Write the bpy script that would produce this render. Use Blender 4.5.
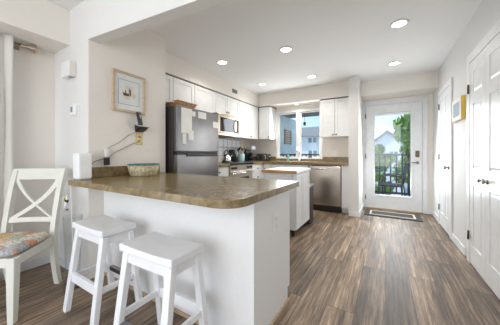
import bpy, bmesh, math, random
from mathutils import Vector, Matrix
random.seed(7)
for o in list(bpy.data.objects): bpy.data.objects.remove(o)
S = bpy.context.scene
C = S.collection
PI = math.pi
# ---------------------------------------------------------------- camera
cam = bpy.data.objects.new('camera', bpy.data.cameras.new('camera')); C.objects.link(cam)
cam.location = (0, 0, 1.08); cam.rotation_euler = (PI/2, 0, math.radians(30.85))
cam.data.sensor_width = 36; cam.data.lens = 226/500*36
cam.data.shift_y = -8.5/500; cam.data.clip_start = .02
S.camera = cam
# ---------------------------------------------------------------- world
w = bpy.data.worlds.new('sky'); S.world = w; w.use_nodes = True
nt = w.node_tree; nt.nodes.clear()
out = nt.nodes.new('ShaderNodeOutputWorld'); bg = nt.nodes.new('ShaderNodeBackground')
tc = nt.nodes.new('ShaderNodeTexCoord'); sep = nt.nodes.new('ShaderNodeSeparateXYZ')
rp = nt.nodes.new('ShaderNodeValToRGB'); ns = nt.nodes.new('ShaderNodeTexNoise'); mx = nt.nodes.new('ShaderNodeMix')
mx.data_type = 'RGBA'; cr = nt.nodes.new('ShaderNodeValToRGB')
nt.links.new(tc.outputs['Generated'], sep.inputs[0]); nt.links.new(sep.outputs['Z'], rp.inputs[0])
e = rp.color_ramp.elements; e[0].position = 0; e[0].color = (.60, .76, .95, 1); e[1].position = .5; e[1].color = (.20, .42, .82, 1)
ns.inputs['Scale'].default_value = 5; ns.inputs['Detail'].default_value = 6
nt.links.new(tc.outputs['Generated'], ns.inputs['Vector'])
e = cr.color_ramp.elements; e[0].position = .5; e[0].color = (0, 0, 0, 1); e[1].position = .8; e[1].color = (1, 1, 1, 1)
nt.links.new(ns.outputs['Fac'], cr.inputs[0]); nt.links.new(cr.outputs[0], mx.inputs['Factor'])
nt.links.new(rp.outputs[0], mx.inputs['A']); mx.inputs['B'].default_value = (1, 1, 1, 1)
nt.links.new(mx.outputs['Result'], bg.inputs['Color']); bg.inputs['Strength'].default_value = 1.35
nt.links.new(bg.outputs[0], out.inputs[0])
# ---------------------------------------------------------------- lights
def area(name, loc, target, sx, sy, power, col):
    l = bpy.data.lights.new(name, 'AREA'); l.shape = 'RECTANGLE'; l.size = sx; l.size_y = sy; l.energy = power; l.color = col
    o = bpy.data.objects.new(name, l); C.objects.link(o); o.location = loc
    o.rotation_euler = (Vector(target)-Vector(loc)).to_track_quat('-Z', 'Y').to_euler(); return o
sun = bpy.data.lights.new('sun', 'SUN'); sun.energy = 2.4; sun.angle = .02; sun.color = (1, .96, .88)
so = bpy.data.objects.new('sun', sun); C.objects.link(so); so.rotation_euler = (math.radians(38), 0, math.radians(-60))
area('rear_fill', (-.55, -2.6, 1.45), (-1.2, 2, 1.1), 2.4, 2.0, 50, (1, .98, .955))  # added fill lamp behind the camera; no windows are built there
area('daylight_left_window', (-2.78, -.75, 1.25), (0, -.3, 1.0), 1.6, 1.9, 18, (.93, .97, 1))
area('daylight_entry_door', (.1, 5.0, 1.1), (.1, 3, .3),   .6, 1.5, 20, (.93, .97, 1))
area('daylight_kitchen_window', (-1.66, 4.78, 1.55), (-1.5, 3, 1.2), .9, .9, 14, (.93, .97, 1))
S.view_settings.view_transform = 'Standard'; S.view_settings.look = 'None'
S.view_settings.gamma = 1; S.view_settings.use_curve_mapping = False
S.view_settings.exposure = .27
# ---------------------------------------------------------------- materials
MAT = {}
def mat(name, col, rough=.5, metal=0, noise=None, bump=None, emit=None, spec=None, aniso=None):
    m = bpy.data.materials.new(name); m.use_nodes = True; n = m.node_tree; b = n.nodes['Principled BSDF']
    b.inputs['Base Color'].default_value = (*col, 1); b.inputs['Roughness'].default_value = rough; b.inputs['Metallic'].default_value = metal
    if spec is not None: b.inputs['Specular IOR Level'].default_value = spec
    t = n.nodes.new('ShaderNodeTexCoord')
    if noise is None: noise = (12, .96, 1.03)
    sc, a, c2 = noise[:3]
    mp = n.nodes.new('ShaderNodeMapping'); n.links.new(t.outputs['Object'], mp.inputs[0])
    if len(noise) > 3: mp.inputs['Scale'].default_value = noise[3]
    tx = n.nodes.new('ShaderNodeTexNoise'); tx.inputs['Scale'].default_value = sc; tx.inputs['Detail'].default_value = 5
    n.links.new(mp.outputs[0], tx.inputs['Vector'])
    r = n.nodes.new('ShaderNodeValToRGB'); e = r.color_ramp.elements
    e[0].position = .3; e[1].position = .7
    e[0].color = (*[min(1, q*a) for q in col], 1); e[1].color = (*[min(1, q*c2) for q in col], 1)
    n.links.new(tx.outputs['Fac'], r.inputs[0]); n.links.new(r.outputs[0], b.inputs['Base Color'])
    if bump:
        bp = n.nodes.new('ShaderNodeBump'); bp.inputs['Strength'].default_value = bump; bp.inputs['Distance'].default_value = .005
        n.links.new(tx.outputs['Fac'], bp.inputs['Height']); n.links.new(bp.outputs[0], b.inputs['Normal'])
    if emit:
        b.inputs['Emission Color'].default_value = (*col, 1); b.inputs['Emission Strength'].default_value = emit
    MAT[name] = m; return m
mat('cream_paint', (.86, .81, .745), .7, noise=(60, .985, 1.015), bump=.03)
mat('daylit_paint', (.79, .77, .74), .6, noise=(60, .985, 1.015), bump=.03)  # cream wall paint with the whitening of daylight put into its colour
mat('grey_paint', (.72, .72, .715), .6, noise=(60, .985, 1.015), bump=.03)
mat('knee_paint', (.86, .85, .83), .5, noise=(60, .985, 1.015), bump=.03)
mat('ceiling_paint', (.87, .87, .86), .8, noise=(60, .985, 1.015), bump=.03)
mat('trim_white', (.80, .81, .815), .3)
mat('cab_white', (.82, .825, .82), .32)
mat('gap_shade', (.08, .07, .06), .7)  # dark tone standing in for the shade above the wall cabinets
mat('stool_white', (.88, .88, .88), .3)
mat('chair_white', (.80, .79, .70), .35)
mat('steel', (.62, .55, .48), .25, 1, noise=(4, .85, 1.1, (1, 1, 60)))
mat('warm_steel', (.42, .33, .25), .25, 1)
mat('fridge_steel', (.27, .26, .26), .28, 1, noise=(4, .85, 1.1, (60, 1, 1)))
mat('fridge_side', (.06, .05, .045), .45)
mat('footrest_steel', (.30, .30, .32), .3, 1)
mat('chrome', (.8, .8, .8), .12, 1)
mat('bronze', (.13, .10, .07), .3, 1)
mat('rod_brass', (.55, .47, .38), .25, 1)
mat('pewter', (.30, .26, .22), .25, 1)
mat('black', (.015, .015, .016), .3)
mat('black_glass', (.01, .01, .012), .05)
mat('wood', (.50, .27, .10), .4, noise=(6, .7, 1.3, (1, 12, 12)))
mat('shoe_wood', (.50, .36, .24), .5, noise=(6, .8, 1.2, (1, 12, 12)))
mat('basket_wood', (.38, .20, .09), .6, noise=(30, .6, 1.4))
mat('frame_wood', (.62, .47, .32), .45, noise=(10, .85, 1.1, (1, 1, 6)))
mat('paper', (.85, .84, .80), .7)
mat('mat_board', (.80, .82, .80), .7)
mat('blue_line', (.35, .42, .50), .7)
mat('boat_print', (.55, .42, .33), .7, noise=(40, .5, 1.3))
mat('sky_print', (.78, .74, .64), .7, noise=(20, .85, 1.15))
mat('boat_dark', (.12, .07, .05), .7)
mat('yellow', (.70, .47, .06), .4)
mat('bird_yellow', (.85, .75, .05), .5)
mat('brass', (.70, .52, .20), .25, 1)
mat('plastic_white', (.88, .88, .87), .35)
mat('plastic_cream', (.80, .74, .66), .4)
mat('plastic_grey', (.35, .36, .37), .3)
mat('linen', (.80, .78, .73), .85, noise=(200, .93, 1.05), bump=.1)
mat('teal_ceramic', (.42, .66, .66), .25)
mat('cord_brown', (.22, .16, .11), .6)
mat('wicker', (.52, .45, .28), .6, noise=(70, .45, 1.5), bump=.6)
mat('wicker_teal', (.07, .20, .20), .6, noise=(60, .6, 1.4))
mat('rug_dark', (.04, .035, .03), .9, noise=(150, .6, 1.8))
mat('rug_cream', (.55, .50, .42), .9, noise=(150, .9, 1.1))
mat('deck_grey', (.10, .10, .11), .7, noise=(5, .7, 1.3, (1, 12, 1)))
mat('rail_dark', (.04, .04, .045), .5)
mat('siding_teal', (.74, .80, .76), .6, noise=(3, .95, 1.05))
mat('siding_white', (.86, .85, .82), .6, noise=(3, .96, 1.03))
mat('roof_grey', (.30, .29, .27), .8, noise=(20, .75, 1.2))
mat('porch_grey', (.36, .38, .38), .7, noise=(8, .8, 1.2, (1, 10, 1)))
mat('lawn', (.42, .44, .42), .9, noise=(3, .7, 1.3))
mat('leaf', (.17, .30, .04), .6, noise=(1.5, .5, 1.7))
mat('bark', (.12, .08, .05), .9, noise=(20, .6, 1.4))
mat('grout', (.5, .51, .51), .6)
mat('tile_white', (.92, .93, .93), .4)
mat('lamp_glow', (1, .93, .82), .5, emit=9)
mat('display', (.25, .29, .28), .2)
mat('liquid_green', (.15, .5, .35), .2)
mat('metal_bowl', (.55, .55, .56), .3, 1)

def glass_mat(name, tint, mixf=.08, rough=.02):
    m = bpy.data.materials.new(name); m.use_nodes = True; n = m.node_tree; n.nodes.clear()
    o = n.nodes.new('ShaderNodeOutputMaterial'); t = n.nodes.new('ShaderNodeBsdfTransparent'); g = n.nodes.new('ShaderNodeBsdfGlossy')
    t.inputs[0].default_value = (*tint, 1); g.inputs['Roughness'].default_value = rough
    f = n.nodes.new('ShaderNodeLayerWeight'); f.inputs[0].default_value = .5
    pw = n.nodes.new('ShaderNodeMath'); pw.operation = 'POWER'; pw.inputs[1].default_value = 4; n.links.new(f.outputs['Facing'], pw.inputs[0])
    ml = n.nodes.new('ShaderNodeMath'); ml.operation = 'MULTIPLY_ADD'; ml.inputs[1].default_value = .6; ml.inputs[2].default_value = mixf*.5
    x = n.nodes.new('ShaderNodeMixShader'); n.links.new(pw.outputs[0], ml.inputs[0]); n.links.new(ml.outputs[0], x.inputs[0])
    n.links.new(t.outputs[0], x.inputs[1]); n.links.new(g.outputs[0], x.inputs[2]); n.links.new(x.outputs[0], o.inputs[0]); MAT[name] = m
glass_mat('pane', (.93, .96, .96)); glass_mat('vase_glass', (.97, .98, .98), .02)

def floor_mat():
    m = bpy.data.materials.new('plank_floor'); m.use_nodes = True; n = m.node_tree; b = n.nodes['Principled BSDF']
    L = n.links.new; N = n.nodes.new
    t = N('ShaderNodeTexCoord'); mp = N('ShaderNodeMapping'); mp.inputs['Rotation'].default_value = (0, 0, PI/2)
    L(t.outputs['Object'], mp.inputs[0])
    br = N('ShaderNodeTexBrick'); br.inputs['Scale'].default_value = 1; br.inputs['Brick Width'].default_value = 1.22
    br.inputs['Row Height'].default_value = .18; br.inputs['Mortar Size'].default_value = .0016; br.offset = .37
    br.inputs['Color1'].default_value = (0, 0, 0, 1); br.inputs['Color2'].default_value = (1, 1, 1, 1); br.inputs['Mortar'].default_value = (.5, .5, .5, 1)
    L(mp.outputs[0], br.inputs['Vector'])
    # per-plank offset of the grain
    ad = N('ShaderNodeVectorMath'); ad.operation = 'MULTIPLY_ADD'; L(br.outputs['Color'], ad.inputs[0])
    ad.inputs[1].default_value = (7, 7, 7); L(t.outputs['Object'], ad.inputs[2])
    m2 = N('ShaderNodeMapping'); m2.inputs['Scale'].default_value = (22, 1.1, 22); L(ad.outputs[0], m2.inputs[0])
    n1 = N('ShaderNodeTexNoise'); n1.inputs['Scale'].default_value = 1.6; n1.inputs['Detail'].default_value = 10; n1.inputs['Roughness'].default_value = .78; n1.inputs['Distortion'].default_value = .35
    L(m2.outputs[0], n1.inputs['Vector'])
    r1 = N('ShaderNodeValToRGB'); e = r1.color_ramp.elements
    e[0].position = .34; e[0].color = (.05, .031, .019, 1); e[1].position = .67; e[1].color = (.50, .39, .29, 1)
    k = r1.color_ramp.elements.new(.5); k.color = (.205, .148, .102, 1)
    L(n1.outputs['Fac'], r1.inputs[0])
    r2 = N('ShaderNodeValToRGB'); e = r2.color_ramp.elements; e[0].color = (.68, .68, .70, 1); e[1].color = (1.3, 1.24, 1.18, 1)
    L(br.outputs['Color'], r2.inputs[0])
    mm = N('ShaderNodeMix'); mm.data_type = 'RGBA'; mm.blend_type = 'MULTIPLY'; mm.inputs['Factor'].default_value = 1
    L(r1.outputs[0], mm.inputs['A']); L(r2.outputs[0], mm.inputs['B'])
    m4 = N('ShaderNodeMapping'); m4.inputs['Scale'].default_value = (5, .9, 5); L(ad.outputs[0], m4.inputs[0])
    n2 = N('ShaderNodeTexNoise'); n2.inputs['Scale'].default_value = 1.3; n2.inputs['Detail'].default_value = 3; L(m4.outputs[0], n2.inputs['Vector'])
    r3 = N('ShaderNodeValToRGB'); e = r3.color_ramp.elements; e[0].position = .35; e[0].color = (.62, .62, .64, 1); e[1].position = .65; e[1].color = (1.3, 1.28, 1.22, 1)
    L(n2.outputs['Fac'], r3.inputs[0]); mn = N('ShaderNodeMix'); mn.data_type = 'RGBA'; mn.blend_type = 'MULTIPLY'; mn.inputs['Factor'].default_value = 1
    L(mm.outputs['Result'], mn.inputs['A']); L(r3.outputs[0], mn.inputs['B'])
    m3 = N('ShaderNodeMix'); m3.data_type = 'RGBA'; L(br.outputs['Fac'], m3.inputs['Factor']); L(mn.outputs['Result'], m3.inputs['A']); m3.inputs['B'].default_value = (.03, .02, .015, 1)
    L(m3.outputs['Result'], b.inputs['Base Color'])
    rr = N('ShaderNodeMapRange'); rr.inputs['To Min'].default_value = .42; rr.inputs['To Max'].default_value = .6
    L(n1.outputs['Fac'], rr.inputs['Value']); L(rr.outputs[0], b.inputs['Roughness'])
    bp = N('ShaderNodeBump'); bp.inputs['Strength'].default_value = .12; bp.inputs['Distance'].default_value = .003
    L(n1.outputs['Fac'], bp.inputs['Height']); L(bp.outputs[0], b.inputs['Normal'])
    MAT['floor'] = m
floor_mat()
def counter_mat():
    m = bpy.data.materials.new('mottled_laminate'); m.use_nodes = True; n = m.node_tree; b = n.nodes['Principled BSDF']
    L = n.links.new; N = n.nodes.new; t = N('ShaderNodeTexCoord')
    a = N('ShaderNodeTexNoise'); a.inputs['Scale'].default_value = 15; a.inputs['Detail'].default_value = 9; a.inputs['Roughness'].default_value = .7; a.inputs['Distortion'].default_value = 1
    L(t.outputs['Object'], a.inputs['Vector']); r = N('ShaderNodeValToRGB'); e = r.color_ramp.elements
    e[0].position = .3; e[0].color = (.12, .085, .04, 1); e[1].position = .72; e[1].color = (.38, .285, .15, 1)
    k = r.color_ramp.elements.new(.5); k.color = (.245, .175, .08, 1)
    L(a.outputs['Fac'], r.inputs[0]); L(r.outputs[0], b.inputs['Base Color']); b.inputs['Roughness'].default_value = .22
    MAT['counter'] = m
counter_mat()
def patch_mat():
    m = bpy.data.materials.new('patchwork_fabric'); m.use_nodes = True; n = m.node_tree; b = n.nodes['Principled BSDF']
    L = n.links.new; N = n.nodes.new; t = N('ShaderNodeTexCoord'); mp = N('ShaderNodeMapping'); mp.inputs['Scale'].default_value = (11, 11, 0); mp.inputs['Rotation'].default_value = (0, 0, .3)
    L(t.outputs['Object'], mp.inputs[0]); v = N('ShaderNodeTexVoronoi'); v.distance = 'CHEBYCHEV'; v.inputs['Randomness'].default_value = .45; v.inputs['Scale'].default_value = 1
    L(mp.outputs[0], v.inputs['Vector']); s = N('ShaderNodeSeparateColor'); L(v.outputs['Color'], s.inputs[0])
    r = N('ShaderNodeValToRGB'); r.color_ramp.interpolation = 'CONSTANT'; els = r.color_ramp.elements
    cols = [(.66, .34, .22), (.76, .68, .55), (.62, .46, .20), (.46, .46, .46), (.72, .48, .36), (.70, .68, .60), (.52, .52, .40)]
    els[0].position = 0; els[0].color = (*cols[0], 1); els[1].position = .16; els[1].color = (*cols[1], 1)
    for i in range(2, 7): k = els.new(i/7+.02); k.color = (*cols[i], 1)
    L(s.outputs[0], r.inputs[0]); nn = N('ShaderNodeTexNoise'); nn.inputs['Scale'].default_value = 70; L(t.outputs['Object'], nn.inputs['Vector'])
    r2 = N('ShaderNodeValToRGB'); r2.color_ramp.elements[0].position = .4; r2.color_ramp.elements[0].color = (.6, .6, .6, 1); r2.color_ramp.elements[1].position = .55; r2.color_ramp.elements[1].color = (1.15, 1.15, 1.15, 1)
    L(nn.outputs['Fac'], r2.inputs[0]); mm = N('ShaderNodeMix'); mm.data_type = 'RGBA'; mm.blend_type = 'MULTIPLY'; mm.inputs['Factor'].default_value = .8
    L(r.outputs[0], mm.inputs['A']); L(r2.outputs[0], mm.inputs['B']); L(mm.outputs['Result'], b.inputs['Base Color']); b.inputs['Roughness'].default_value = .85
    MAT['patch'] = m
patch_mat()
# ---------------------------------------------------------------- mesh helpers
class MB:
    def __init__(s, M=None): s.b = bmesh.new(); s.M = M or Matrix()
    def box(s, x0, x1, y0, y1, z0, z1, bev=0):
        v = [s.b.verts.new(s.M @ Vector(p)) for p in ((x0,y0,z0),(x1,y0,z0),(x1,y1,z0),(x0,y1,z0),(x0,y0,z1),(x1,y0,z1),(x1,y1,z1),(x0,y1,z1))]
        f = [s.b.faces.new([v[i] for i in q]) for q in ((3,2,1,0),(4,5,6,7),(0,1,5,4),(1,2,6,5),(2,3,7,6),(3,0,4,7))]
        if bev:
            es = {e for q in f for e in q.edges}
            bmesh.ops.bevel(s.b, geom=list(es), offset=bev, segments=2, profile=.5, affect='EDGES')
        return s
    def hexa(s, bot, top, bev=0):        # two quads of 4 points
        v = [s.b.verts.new(s.M @ Vector(p)) for p in list(bot)+list(top)]
        f = [s.b.faces.new([v[i] for i in q]) for q in ((3,2,1,0),(4,5,6,7),(0,1,5,4),(1,2,6,5),(2,3,7,6),(3,0,4,7))]
        if bev: bmesh.ops.bevel(s.b, geom=list({e for q in f for e in q.edges}), offset=bev, segments=2, profile=.5, affect='EDGES')
        return s
    def bar(s, p, q, wx, wy, bev=0, up=(0, 0, 1)):  # rectangular bar p->q
        p, q = Vector(p), Vector(q); d = (q-p).normalized(); u = Vector(up)
        if abs(d.dot(u)) > .98: u = Vector((0, 1, 0))
        a = d.cross(u).normalized(); b = a.cross(d).normalized()
        def ring(c): return [c-a*wx/2-b*wy/2, c+a*wx/2-b*wy/2, c+a*wx/2+b*wy/2, c-a*wx/2+b*wy/2]
        return s.hexa(ring(p), ring(q), bev)
    def leg(s, p, q, wx, wy, wx2=None, wy2=None, bev=.004):  # axis aligned cross sections (bottom p, top q)
        wx2 = wx2 or wx; wy2 = wy2 or wy
        def r(c, a, b): return [(c[0]-a/2, c[1]-b/2, c[2]), (c[0]+a/2, c[1]-b/2, c[2]), (c[0]+a/2, c[1]+b/2, c[2]), (c[0]-a/2, c[1]+b/2, c[2])]
        return s.hexa(r(p, wx, wy), r(q, wx2, wy2), bev)
    def tube(s, pts, r, n=10, cap=True):
        pts = [Vector(p) for p in pts]; rs = r if isinstance(r, (list, tuple)) else [r]*len(pts); rings = []; pa = None
        for i, p in enumerate(pts):
            d = (pts[min(i+1, len(pts)-1)]-pts[max(i-1, 0)]).normalized()
            if pa is None: pa = d.orthogonal().normalized()
            else: pa = (pa-d*pa.dot(d)).normalized()
            b = d.cross(pa)
            rings.append([s.b.verts.new(s.M @ (p+(pa*math.cos(2*PI*k/n)+b*math.sin(2*PI*k/n))*rs[i])) for k in range(n)])
        for A, B in zip(rings, rings[1:]):
            for k in range(n): s.b.faces.new([A[k], A[(k+1) % n], B[(k+1) % n], B[k]]).smooth = True
        if cap: s.b.faces.new(rings[0][::-1]); s.b.faces.new(rings[-1])
        return s
    def lathe(s, prof, c=(0, 0, 0), n=28, sx=1, sy=1, fn=None):
        rings = []
        for r, z in prof:
            rings.append([s.b.verts.new(s.M @ Vector((c[0]+r*sx*math.cos(2*PI*k/n)*(fn(k, n) if fn else 1), c[1]+r*sy*math.sin(2*PI*k/n)*(fn(k, n) if fn else 1), c[2]+z))) for k in range(n)])
        for A, B in zip(rings, rings[1:]):
            for k in range(n): s.b.faces.new([A[k], A[(k+1) % n], B[(k+1) % n], B[k]]).smooth = True
        if prof[0][0] > 1e-5: s.b.faces.new(rings[0][::-1])
        if prof[-1][0] > 1e-5: s.b.faces.new(rings[-1])
        return s
    def prism(s, poly, z0, z1, bev=0):
        a = [s.b.verts.new(s.M @ Vector((x, y, z0))) for x, y in poly]; b = [s.b.verts.new(s.M @ Vector((x, y, z1))) for x, y in poly]
        n = len(poly); fs = [s.b.faces.new(a[::-1]), s.b.faces.new(b)]+[s.b.faces.new([a[i], a[(i+1) % n], b[(i+1) % n], b[i]]) for i in range(n)]
        if bev: bmesh.ops.bevel(s.b, geom=list(set(list(fs[0].edges)+list(fs[1].edges))), offset=bev, segments=2, profile=.5, affect='EDGES')
        return s
    def quad(s, *p): s.b.faces.new([s.b.verts.new(s.M @ Vector(q)) for q in p]); return s
    def build(s, name, m, parent=None, label=None, mods=None):
        bmesh.ops.remove_doubles(s.b, verts=s.b.verts, dist=1e-6)
        bmesh.ops.recalc_face_normals(s.b, faces=s.b.faces)
        me = bpy.data.meshes.new(name); s.b.to_mesh(me); s.b.free(); me.materials.append(MAT[m] if isinstance(m, str) else m)
        o = bpy.data.objects.new(name, me); C.objects.link(o)
        if parent: o.parent = parent
        if label: o['label'] = label
        return o
def tag(o, label, cat, group=None, kind=None):
    o['label'] = label; o['category'] = cat
    if group: o['group'] = group
    if kind: o['kind'] = kind
    return o
def thing(name, label, cat, loc=(0, 0, 0), rz=0, group=None):
    o = bpy.data.objects.new(name, None); C.objects.link(o); o.location = loc; o.rotation_euler = (0, 0, rz); o.empty_display_size = .05
    return tag(o, label, cat, group)
def struct(name, mb, m, parent=None):
    o = mb.build(name, m, parent)
    if not parent: o['kind'] = 'structure'
    return o
def copy_tree(o, label=None, loc=None, rz=None):
    r = o.copy(); C.objects.link(r)
    if label: r['label'] = label
    if loc is not None: r.location = loc
    if rz is not None: r.rotation_euler = (0, 0, rz)
    for ch in [c for c in bpy.data.objects if c.parent == o]:
        c = ch.copy(); C.objects.link(c); c.parent = r
        for g in [q for q in bpy.data.objects if q.parent == ch]:
            d = g.copy(); C.objects.link(d); d.parent = c
    return r
R = Matrix.Rotation
T = Matrix.Translation
# panel frames: local X = width, local Y = outwards is -Y, Z up
def frame_to(origin, facing):  # matrix whose local -Y points along facing
    a = {'-y': 0, '+x': PI/2, '-x': -PI/2, '+y': PI}[facing]
    return T(Vector(origin)) @ R(a, 4, 'Z')

H_C = 2.42
XR, XL = .735, -2.87
# ---------------------------------------------------------------- setting
struct('floor', MB().box(-3.2, XR+.1, -2.8, 5.3, -.06, 0), 'floor')
struct('ceiling', MB().box(-3.2, XR+.1, -2.8, 5.3, H_C, H_C+.08), 'ceiling_paint')
# right wall, closet and hall doors stand in front of their openings
struct('wall_right', MB().box(XR, XR+.1, -2.8, 5.3, 0, H_C), 'grey_paint')
# rear (door) wall around the entry door and kitchen window
WY = 5.15; KY = 4.85
wb = MB(); WX0, WX1, WZ0, WZ1 = -2.185, -1.12, .975, 2.06
wb.box(-3.0, WX0, KY, KY+.14, 0, H_C); wb.box(WX0, WX1, KY, KY+.14, 0, WZ0); wb.box(WX0, WX1, KY, KY+.14, WZ1, H_C)
wb.box(WX1, -.545, KY, KY+.14, 0, H_C); wb.box(-.545, -.345, WY, WY+.14, 0, H_C); wb.box(-.345, .585, WY, WY+.14, 2.05, H_C); wb.box(.585, XR, WY, WY+.14, 0, H_C)
struct('wall_back', wb, 'cream_paint')
struct('wall_kitchen_left', MB().box(-3.0, -2.9, 1.72, KY, 0, H_C), 'cream_paint')
# living room left wall with window opening behind the curtain, and its soffit
wl = MB(); wl.box(XL-.1, XL, .42, 1.72, 0, 2.095); wl.box(XL-.1, XL, -1.6, .42, 0, .3); wl.box(XL-.1, XL, -1.6, .42, 2.02, 2.095); wl.box(XL-.1, XL, -2.8, -1.6, 0, 2.095)
struct('wall_left', wl, 'cream_paint')
struct('trim_soffit_left', MB().box(-3.0, -2.53, -2.8, .95, 2.097, H_C), 'cream_paint')
# partition: one cream paint, front face tinted whiter to stand for daylight
struct('wall_partition', MB().box(XL, -2.19, .95, 1.74, 0, H_C), 'daylit_paint')
struct('wall_picture', MB().box(-2.192, -2.18, .952, 1.742, 0, H_C), 'cream_paint')
# dropped beam, very slightly skewed
BM = MB(); a = (-2.18, .945); b = (XR, 1.245)
BM.prism([a, b, (b[0], b[1]+.10), (a[0], a[1]+.10)], 2.06, H_C); struct('wall_beam', BM, 'daylit_paint')
# stub wall beside the entry and header over the entry
struct('wall_stub', MB().box(-.545, -.385, 4.27, WY, 0, H_C), 'daylit_paint')
struct('wall_entry_header', MB().box(-.385, XR, 4.69, WY, 2.16, H_C), 'cream_paint')
# kitchen soffits
struct('trim_soffit_kitchen', MB().prism([(-2.9, 1.742), (-2.46, 1.742), (-2.46, 4.5), (-.545, 4.5), (-.545, KY), (-2.9, KY)], 2.15, H_C), 'cream_paint')
# baseboards
def baseboard(name, x0, x1, y0, y1):
    m = MB(); m.box(x0, x1, y0, y1, 0, .085, .003); struct(name, m, 'trim_white')
baseboard('baseboard_left', XL, XL+.014, -1.5, .95)
baseboard('baseboard_partition', XL+.014, -2.18, .936, .95)
baseboard('baseboard_stub', -.385, -.371, 4.27, WY)
baseboard('baseboard_stub_front', -.545, -.371, 4.256, 4.27)
baseboard('baseboard_entry', .655, XR, WY-.014, WY)
baseboard('baseboard_right', XR-.014, XR, 4.57, WY-.014)
baseboard('baseboard_hall', XR-.014, XR, 3.235, 3.755)

# ---- raised panel doors on the right wall
def panel_door(m, w, h, cols, rows, t=.03, fr=.10):
    # slab with sunken moulded panels; front at y=-t
    m.box(0, w, -t+.008, 0, 0, h)
    st = fr*.9; cw = (w-st*(cols+1))/cols
    for c in range(cols+1): m.box(c*(cw+st), c*(cw+st)+st, -t, -t+.009, 0, h)
    zs = []
    for (z0, z1) in rows: zs.append((z0, z1))
    edges = [0]+[q for r in zs for q in r]+[h]
    for c in range(cols):
        x0 = st+c*(cw+st)
        for k in range(0, len(edges), 2): m.box(x0, x0+cw, -t, -t+.009, edges[k], edges[k+1])
        for (z0, z1) in zs:
            g = .028
            m.hexa([(x0+g*.35, -t+.010, z0+g*.35), (x0+cw-g*.35, -t+.010, z0+g*.35), (x0+cw-g*.35, -t+.010, z1-g*.35), (x0+g*.35, -t+.010, z1-g*.35)],
                   [(x0+g, -t+.001, z0+g), (x0+cw-g, -t+.001, z0+g), (x0+cw-g, -t+.001, z1-g), (x0+g, -t+.001, z1-g)])
    return m
def casing(m, w, h, cw=.075, t=.018):
    m.box(-cw, 0, -t, 0, 0, h+cw, .004); m.box(w, w+cw, -t, 0, 0, h+cw, .004); m.box(-.002, w+.002, -t, 0, h, h+cw, .004)
def hinge(m, x, y, z): m.box(x-.012, x+.012, y-.006, y, z-.045, z+.045, .002); m.tube([(x, y-.008, z-.045), (x, y-.008, z+.045)], .006, 8)
rows6 = [(.20, .82), (.98, 1.55), (1.65, 1.86)]
# hall door (hinged at far end y=4.49)
def right_frame(y): return frame_to((XR-.002, y, 0), '-x')    # local +X runs towards -Y world
M0 = right_frame(4.49)
m = MB(M0); casing(m, .66, 1.975); cas = m.build('door_2', 'trim_white'); cas['kind'] = 'structure'
sl = panel_door(MB(M0 @ T((.003, -.001, .012))), .654, 1.957, 2, rows6, t=.012).build('door_slab', 'trim_white', cas)
for z in (.27, 1.04, 1.80): h_ = MB(M0); hinge(h_, .004, -.013, z); h_.build('hinge', 'bronze', cas)
def knob_m(M, x, z, y0=0, r=.026, ln=.055):
    m = MB(M @ T((x, y0, z)) @ R(PI/2, 4, 'X')); m.lathe([(r*1.1, 0), (r*1.1, .006), (r*.35, .010), (r*.35, ln*.5), (r*.85, ln*.62), (r, ln*.8), (r*.7, ln*.97), (0, ln)], n=20); return m
knob_m(M0, .60, .90, -.013).build('door_knob', 'pewter', sl)
# closet double doors
M1 = right_frame(3.03); CWD = .395
m = MB(M1); casing(m, CWD*2+.006, 1.975, .09); cl = m.build('door_3', 'trim_white'); cl['kind'] = 'structure'
rows3 = [(.20, .78), (.88, 1.42), (1.55, 1.86)]
rowsC = [(.18, .76), (.93, 1.55), (1.65, 1.86)]
for i in range(2):
    Mx = M1 @ T((i*(CWD+.004)+.001, -.001, .014)); s_ = panel_door(MB(Mx), CWD, 1.955, 1, rowsC, t=.012, fr=.09).build('door_leaf', 'trim_white', cl)
    knob_m(Mx, CWD-.05 if i == 0 else .05, .835, -.012, .017, .035).build('door_knob', 'pewter', s_)
    for z in (.28, 1.72): h_ = MB(M1); hinge(h_, -.006 if i == 0 else CWD*2+.012, -.019, z); h_.build('hinge', 'bronze', cl)

# ---- entry door with glass lite
D0 = frame_to((-.335, WY-.018, .02), '-y'); DW, DH = .91, 2.02
m = MB(frame_to((-.345, WY, 0), '-y')); casing(m, .93, 2.05, .075, .02)
m.box(-.0, .012, 0, .13, 0, 2.05); m.box(.918, .93, 0, .13, 0, 2.05); m.box(.012, .918, 0, .13, 2.04, 2.05)
ed = m.build('door_1', 'trim_white'); ed['kind'] = 'structure'
m = MB(D0); lx0, lx1, lz0, lz1 = .16, .745, .26, 1.86
m.box(0, lx0, 0, .045, 0, DH); m.box(lx1, DW, 0, .045, 0, DH); m.box(lx0, lx1, 0, .045, 0, lz0); m.box(lx0, lx1, 0, .045, lz1, DH)
slab = m.build('door_slab', 'trim_white', ed)
m = MB(D0); f = .03
m.box(lx0-f, lx0, -.014, 0, lz0-f, lz1+f, .004); m.box(lx1, lx1+f, -.014, 0, lz0-f, lz1+f, .004); m.box(lx0, lx1, -.014, 0, lz0-f, lz0, .004); m.box(lx0, lx1, -.014, 0, lz1, lz1+f, .004)
m.build('glass_frame', 'trim_white', slab)
MB(D0).box(lx0, lx1, .02, .026, lz0, lz1).build('pane', 'pane', slab)
m = MB(D0)
for k in range(3): m.box(lx0+.004, lx1-.004, .004, .016, lz1-.012-k*.009, lz1-.006-k*.009)
m.box(lx0+.002, lx1-.002, .002, .018, lz1-.05, lz1-.038)
m.build('blind', 'plastic_white', slab)
for z in (.2, 1.02, 1.82): h_ = MB(D0); hinge(h_, -.004, -.002, z); h_.build('hinge', 'pewter', ed)
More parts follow.
